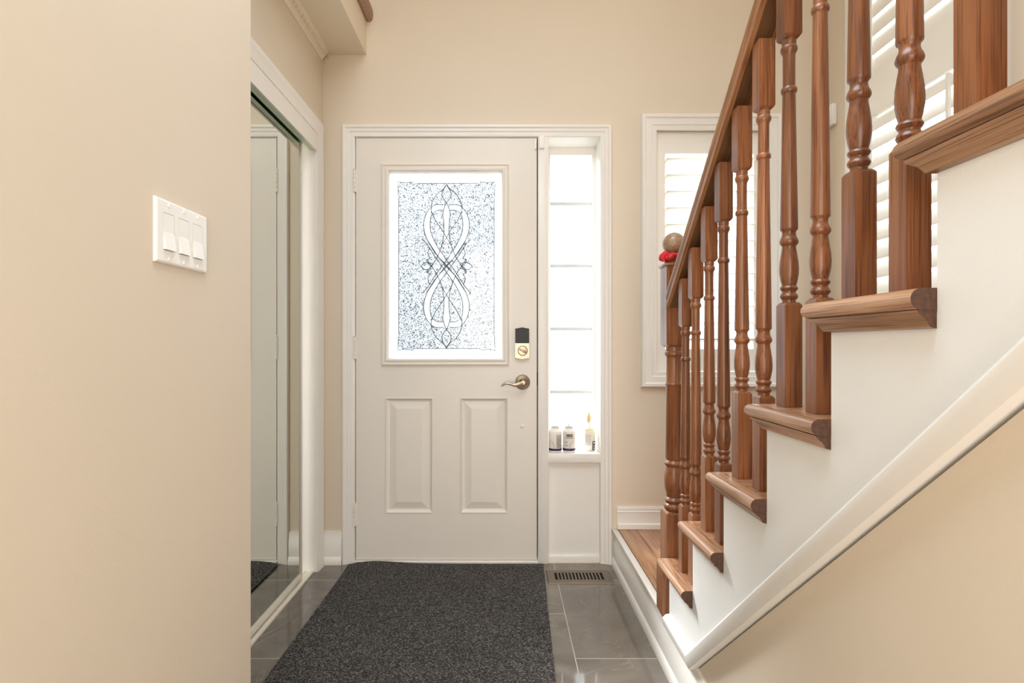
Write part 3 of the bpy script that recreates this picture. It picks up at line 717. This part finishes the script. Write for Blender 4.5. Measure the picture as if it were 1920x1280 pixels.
# handrail: plain moulded rail with a fillet strip below
def along(u, v, d): return (XB + u, 0, 0)
yA, yB = 1.773, -0.10
def railmesh(sec):
    bm = B(); A = [bm.verts.new((XB + u, yA, RB(yA) + v)) for u, v in sec]; Q = [bm.verts.new((XB + u, yB, RB(yB) + v)) for u, v in sec]
    n = len(sec)
    for i in range(n): bm.faces.new([A[i], A[(i + 1) % n], Q[(i + 1) % n], Q[i]])
    bm.faces.new(A); bm.faces.new(Q); return bm
sec = [(-0.028, 0.012), (-0.030, 0.024), (-0.026, 0.036), (-0.030, 0.046), (-0.029, 0.060), (-0.020, 0.072), (0.0, 0.078), (0.020, 0.072), (0.029, 0.060), (0.030, 0.046), (0.026, 0.036), (0.030, 0.024), (0.028, 0.012), (0.0175, 0.012), (0.0175, 0.020), (-0.0175, 0.020), (-0.0175, 0.012)]
hr = obj('handrail', railmesh(sec), 'wood_rail', rail, True, loc=(XB, 1.2, RB(1.2)))
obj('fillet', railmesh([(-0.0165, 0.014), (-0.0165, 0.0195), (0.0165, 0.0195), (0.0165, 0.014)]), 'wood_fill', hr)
# newel post
nx, ny = 0.567, 1.815; h = 0.0350
bm = B(); square(bm, (nx, ny), h, 0.172, 0.503, 0, 0.010)
E = EYE
lathe(bm, [(0.026, 0.500), (0.029, 0.506), (0.033, 0.511), (0.034, 0.517), (0.031, 0.523), (0.026, 0.527), (0.028, 0.532), (0.031, 0.538), (0.028, 0.543), (0.024, 0.547), (0.025, 0.556), (0.0305, 0.578), (0.0325, 0.598), (0.031, 0.620), (0.0265, 0.640), (0.025, 0.648), (0.030, 0.654), (0.031, 0.660), (0.028, 0.665), (0.024, 0.670),
           (0.0275, 0.676), (0.0255, 0.915), (0.0275, 0.918), (0.0285, 0.923), (0.0255, 0.928), (0.0245, 1.010), (0.026, 1.015), (0.030, 1.020), (0.030, 1.028), (0.026, 1.032), (0.026, 1.048)], nx, ny, 24)
square(bm, (nx, ny), h, 1.046, 1.312, 0.010, 0)
for zz, r in ((1.312, 0.0), (1.318, 0.0)): pass
box(bm, nx - 0.040, nx + 0.040, ny - 0.040, ny + 0.040, 1.312, 1.322, 0.003)
lathe(bm, [(0.036, 1.321), (0.030, 1.328), (0.020, 1.334), (0.017, 1.346), (0.020, 1.358)], nx, ny, 24)
nw = obj('newel_post', bm, 'wood_v', rail, True, loc=(nx, ny, 0.172))
bm = B(); bmesh.ops.create_uvsphere(bm, u_segments=28, v_segments=18, radius=0.0375); bmesh.ops.translate(bm, verts=bm.verts, vec=(nx, ny, 1.390))
obj('ball_finial', bm, 'wood_ball', nw, True, loc=(nx, ny, 1.390))
# lower side lap of the newel, cut to a point over the landing edge
bm = prism(B(), [(0.519, 0.320), (0.519, 0.165), (0.530, 0.143), (0.5405, 0.165), (0.5405, 0.1715), (nx - h - 0.0003, 0.1715), (nx - h - 0.0003, 0.320)], YP, ny - 0.035, ny + 0.035)
obj('newel_foot', bm, 'wood_v', nw)
# red ribbon on the newel
rb = B(); P = []
for i in range(40):
    a = 2 * math.pi * i / 40; r = 0.037 + 0.003 * math.sin(5 * a + 1) + 0.002 * math.sin(11 * a)
    P.append((nx + r * math.cos(a), ny + r * math.sin(a), 1.343 + 0.005 * math.sin(3 * a) + 0.003 * math.sin(9 * a)))
tube(rb, P, [0.0090 + 0.0020 * math.sin(i * 1.7) for i in range(40)], 8, 1.1, closed=True)
tube(rb, smooth_pts([(nx - 0.022, ny - 0.02, 1.345), (nx - 0.038, ny - 0.026, 1.352), (nx - 0.046, ny - 0.026, 1.342), (nx - 0.040, ny - 0.024, 1.328)], 4), [0.010] * 5 + [0.008] * 5 + [0.006] * 3, 8, 0.6)
tag(obj('ribbon', rb, 'red', smooth=True, loc=(nx, ny, 1.335)), 'crumpled red ribbon tied under the ball of the newel post', 'ribbon')

# ------------------------------------------------------------------ floor mat, vent
bm = B(); NX, NY = 24, 40; top = []; bot = []
rnd = random.Random(3)
for j in range(NY + 1):
    v = j / NY; y = 1.05 + (2.600 - 1.05) * v
    xl = -0.744 - 0.004 * math.sin(v * 5); xr = 0.142 + 0.046 * v
    ra, rb_ = [], []
    for i in range(NX + 1):
        u = i / NX; x = xl + (xr - xl) * u
        yy_ = y + (0.012 * math.exp(-((u - 0.12) / 0.1) ** 2) - 0.022 * max(0, 0.05 - u) * 20 * 0.8) * (v ** 20)
        z = 0.0085 + 0.0006 * math.sin(9 * u + 4 * v) + 0.010 * math.exp(-((u - 0.16) / 0.16) ** 2) * v ** 40
        ra.append(bm.verts.new((x, yy_, z))); rb_.append(bm.verts.new((x, yy_, 0.0006)))
    top.append(ra); bot.append(rb_)
for j in range(NY):
    for i in range(NX):
        bm.faces.new([top[j][i], top[j][i + 1], top[j + 1][i + 1], top[j + 1][i]])
        bm.faces.new([bot[j][i], bot[j][i + 1], bot[j + 1][i + 1], bot[j + 1][i]])
for j in range(NY):
    for i in (0, NX): bm.faces.new([top[j][i], top[j + 1][i], bot[j + 1][i], bot[j][i]])
for i in range(NX):
    for j in (0, NY): bm.faces.new([top[j][i], top[j][i + 1], bot[j][i + 1], bot[j][i]])
tag(obj('floor_mat', bm, 'mat', smooth=True, loc=(-0.28, 1.8, 0.0006)), 'charcoal grey carpet mat lying in front of the front door', 'mat')

VX0, VX1, VY0, VY1 = 0.194, 0.486, 2.398, 2.538
vt = thing('floor_vent', 'brushed metal floor vent with dark slots below the sidelight', 'vent', (0.34, 2.468, 0.0))
sl = []
x = VX0 + 0.036
ws = [0.012] + [0.0082] * 12 + [0.012]; gap = (VX1 - 0.036 - x - sum(ws)) / 13
for w_ in ws: sl.append((x, x + w_, VY0 + 0.033, VY1 - 0.030)); x += w_ + gap
obj('grille', slab((VX0 + 0.006, VX1 - 0.006, VY0 + 0.006, VY1 - 0.006), sl, 0.0022, 0.0055, lambda u, v, d: (u, v, d)), 'vent', vt)
obj('flange', rings(B(), VX0, VX1, VY0, VY1, [(0.0, 0.0004), (0.0015, 0.0025), (0.0065, 0.0056), (0.0085, 0.0056)], lambda u, v, d: (u, v, d), cap=False), 'vent', vt)
obj('duct_shade', box(B(), VX0 + 0.02, VX1 - 0.02, VY0 + 0.02, VY1 - 0.02, 0.0004, 0.0012), 'void', vt)  # flat black sheet painted as the shade below the grille

# ------------------------------------------------------------------ switch plate on the hall wall
sw = thing('light_switch', 'white triple rocker light switch plate on the cream hall wall', 'switch', (XN, 1.026, 1.253))
SY0, SY1, SZ0, SZ1 = 0.9445, 1.1075, 1.197, 1.311
cs = [SY0 + 0.0355 + 0.046 * i for i in range(3)]
bm = B()
xx = lambda u, v, d: (XN + d, u, v)
sm = slab((SY0 + 0.004, SY1 - 0.004, SZ0 + 0.004, SZ1 - 0.004), [(c - 0.0170, c + 0.0170, 1.2205, 1.2875) for c in cs], 0.001, 0.0065, xx); join(bm, sm)
rings(bm, SY0, SY1, SZ0, SZ1, [(0.0, 0.0003), (0.0, 0.003), (0.0015, 0.0055), (0.004, 0.0065)], xx, cap=False)
obj('cover_plate', bm, 'plastic', sw)
for c in cs:
    bm = B(); prism(bm, [(1.2215, 0.0115), (1.254, 0.0065), (1.2865, 0.0068), (1.2865, 0.0006), (1.2215, 0.0006)], lambda u, v, d: (XN + v, d, u), c - 0.0158, c + 0.0158)
    obj('rocker', bm, 'plastic', sw)
    for z in (1.206, 1.302):
        bm = B(); lathe(bm, [(0.0036, 0), (0.0030, 0.0012), (0.001, 0.0015)], 0, 0, 12); box(bm, -0.0028, 0.0028, -0.0005, 0.0005, 0.0012, 0.0017)
        bmesh.ops.rotate(bm, verts=bm.verts, matrix=Matrix.Rotation(R90, 3, 'Y')); bmesh.ops.translate(bm, verts=bm.verts, vec=(XN + 0.0064, c, z))
        obj('screw', bm, 'plastic', sw)
# wall sensor near the far corner
wsn = thing('wall_sensor', 'small white box sensor on the wall above the stairs corner', 'sensor', (1.55, 2.58, 2.09))
obj('sensor_case', box(B(), XR - 0.024, XR - 0.0005, 2.545, 2.605, 2.088, 2.186, 0.004), 'plastic', wsn, True)
obj('sensor_cover', box(B(), XR - 0.028, XR - 0.0242, 2.552, 2.598, 2.096, 2.178, 0.002), 'plastic', wsn, True)

# ------------------------------------------------------------------ things on the sidelight sill
SZ = 0.5303
def curved(poly, cx, cy, r, mat, parent, name):
    """flat print wrapped on a can: polygons given as (angle metres, z)"""
    bm = B()
    for pl in poly:
        u0, u1, v0, v1 = pl; n = max(2, int(abs(u1 - u0) / 0.003))
        for i in range(n):
            q = []
            for uu, vv in ((u0 + (u1 - u0) * i / n, v0), (u0 + (u1 - u0) * (i + 1) / n, v0), (u0 + (u1 - u0) * (i + 1) / n, v1), (u0 + (u1 - u0) * i / n, v1)):
                a = uu / r - math.pi / 2; q.append(bm.verts.new((cx + r * math.cos(a), cy + r * math.sin(a), vv)))
            bm.faces.new(q)
    return obj(name, bm, mat, parent)
def wrap_text(body, size, cx, cy, r, u, z, mat, parent, name='lettering'):
    cu = bpy.data.curves.new('t', 'FONT'); cu.body = body; cu.size = size; cu.align_x = 'CENTER'
    to = bpy.data.objects.new('t', cu); COL.objects.link(to)
    me = bpy.data.meshes.new_from_object(to.evaluated_get(bpy.context.evaluated_depsgraph_get()))
    bpy.data.objects.remove(to); bpy.data.curves.remove(cu)
    for v in me.vertices:
        a = (v.co.x + u) / r - math.pi / 2; v.co = Vector((cx + r * math.cos(a), cy + r * math.sin(a), z + v.co.y))
    me.materials.append(M[mat]); o = bpy.data.objects.new(name, me); COL.objects.link(o); o.parent = parent; o.location = -parent.location
    return o
def can(cx, cy, label, front):
    r = 0.0315; z = SZ
    c = thing('spray_can', label, 'can', (cx, cy, z), 'spray cans')
    bm = B(); lathe(bm, [(0.026, z), (r - 0.001, z + 0.003), (r, z + 0.006), (r, z + 0.098), (r - 0.001, z + 0.101), (r - 0.003, z + 0.103), (0.024, z + 0.112), (0.020, z + 0.116)], cx, cy, 32)
    obj('can_body', bm, 'can', c, True)
    bm = B(); lathe(bm, [(0.0195, z + 0.1162), (0.0195, z + 0.122), (0.016, z + 0.126), (0.013, z + 0.126), (0.012, z + 0.123)], cx, cy, 24); obj('valve_cup', bm, 'muntin', c, True)
    R_ = r + 0.0004
    obj('blue_band', lathe(B(), [(R_ - 0.001, z + 0.0085), (R_, z + 0.009), (R_, z + 0.0195), (R_ - 0.001, z + 0.020)], cx, cy, 32), 'navy', c, True)
    arc = []
    if front:
        curved([(-0.018, 0.016, z + 0.076, z + 0.089)], cx, cy, R_, 'dark_print', c, 'brand_box')
        wrap_text('GLADE', 0.0115, cx, cy, R_ + 0.0003, -0.001, z + 0.0785, 'can', c)
        curved([(-0.026, -0.020, z + 0.069, z + 0.0715), (-0.018, 0.024, z + 0.069, z + 0.0715), (-0.026, -0.010, z + 0.050, z + 0.0525), (-0.024, -0.008, z + 0.034, z + 0.0365)], cx, cy, R_, 'grey_print', c, 'small_print')
        bm = B(); tube(bm, [(lambda a: (cx + R_ * math.cos(a[0] / R_ - math.pi / 2), cy + R_ * math.sin(a[0] / R_ - math.pi / 2), z + 0.022 + a[1]))((0.022 - 0.022 * math.cos(t), 0.034 * math.sin(t))) for t in [0.09 * i for i in range(18)]], 0.0005, 5); obj('printed_arc', bm, 'navy', c)
        bm = B(); lathe(bm, [(0.0018, z + 0.1232), (0.0018, z + 0.142)], cx - 0.001, cy, 8); obj('stem', bm, 'muntin', c)
    else:
        curved([(0.002, 0.034, z + 0.022, z + 0.086)], cx, cy, R_, 'label_grey', c, 'text_panel')
        curved([(0.005, 0.032, z + 0.026 + i * 0.006, z + 0.0275 + i * 0.006) for i in range(8)], cx, cy, R_ + 0.0003, 'grey_print', c, 'small_print')
        bm = B(); tube(bm, [(lambda a: (cx + R_ * math.cos(a[0] / R_ - math.pi / 2), cy + R_ * math.sin(a[0] / R_ - math.pi / 2), z + 0.022 + a[1]))((-0.030 + 0.022 * math.cos(t), 0.034 * math.sin(t))) for t in [0.09 * i for i in range(18)]], 0.0005, 5); obj('printed_arc', bm, 'navy', c)
M['label_grey'] = plain('grey_label_panel', srgb(186, 178, 176), 0.5)
can(0.2515, 2.672, 'white spray can with grey text panel, beside the sidelight mullion', False)
can(0.3195, 2.674, 'white spray can with black name box, standing between can and bottle', True)
bx_, by_, r = 0.424, 2.715, 0.0310
bt = thing('spray_bottle', 'white bottle with yellow lined label and narrow neck on sidelight sill', 'bottle', (bx_, by_, SZ))
bm = B(); lathe(bm, [(0.028, SZ), (r, SZ + 0.004), (r, SZ + 0.104), (r - 0.003, SZ + 0.112), (0.018, SZ + 0.124), (0.011, SZ + 0.132), (0.010, SZ + 0.142)], bx_, by_, 32); obj('bottle_body', bm, 'can', bt, True)
bm = B(); lathe(bm, [(0.011, SZ + 0.1422), (0.0115, SZ + 0.146), (0.011, SZ + 0.170), (0.007, SZ + 0.176), (0.005, SZ + 0.186)], bx_, by_, 20); obj('cap', bm, 'amber', bt, True)
curved([(-0.030, 0.032, SZ + 0.103, SZ + 0.106), (-0.008, 0.030, SZ + 0.092, SZ + 0.0945)], bx_, by_, r + 0.0004, 'yellow', bt, 'yellow_line')
curved([(-0.026, 0.006, SZ + 0.030 + i * 0.007, SZ + 0.0315 + i * 0.007) for i in range(8)], bx_, by_, r + 0.0004, 'grey_print', bt, 'small_print')
curved([(0.013, 0.036, SZ + 0.004, SZ + 0.048)], bx_, by_, r + 0.0004, 'dark_print', bt, 'dark_label_block')
curved([(0.018, 0.027, SZ + 0.034, SZ + 0.044), (0.018, 0.030, SZ + 0.022, SZ + 0.027), (0.020, 0.029, SZ + 0.008, SZ + 0.017)], bx_, by_, r + 0.0007, 'can', bt, 'label_symbol')

# ------------------------------------------------------------------ red bag on the landing
bg_ = thing('red_bag', 'red bag with looped handle standing on the landing behind balusters', 'bag', (1.15, 2.44, LAND))
bm = B(); prism(bm, [(1.075, LAND + 0.0005), (1.225, LAND + 0.0005), (1.232, LAND + 0.30), (1.218, LAND + 0.455), (1.085, LAND + 0.455), (1.068, LAND + 0.30)], YP, 2.38, 2.48)
bmesh.ops.bevel(bm, geom=list(bm.edges), offset=0.012, segments=2, affect='EDGES'); obj('bag_body', bm, 'red', bg_, True)
for y in (2.395, 2.465):
    obj('handle', tube(B(), smooth_pts([(1.11, y, LAND + 0.45), (1.118, y, LAND + 0.50), (1.15, y, LAND + 0.525), (1.182, y, LAND + 0.50), (1.19, y, LAND + 0.45)], 5), 0.006, 8), 'red', bg_, True)

# ------------------------------------------------------------------ outside ground
tag(bxo('paving', 'asphalt', -30, 30, YF + 0.185, 60, -0.45, -0.15), 'grey paving outside the front door', 'paving', kind='structure')
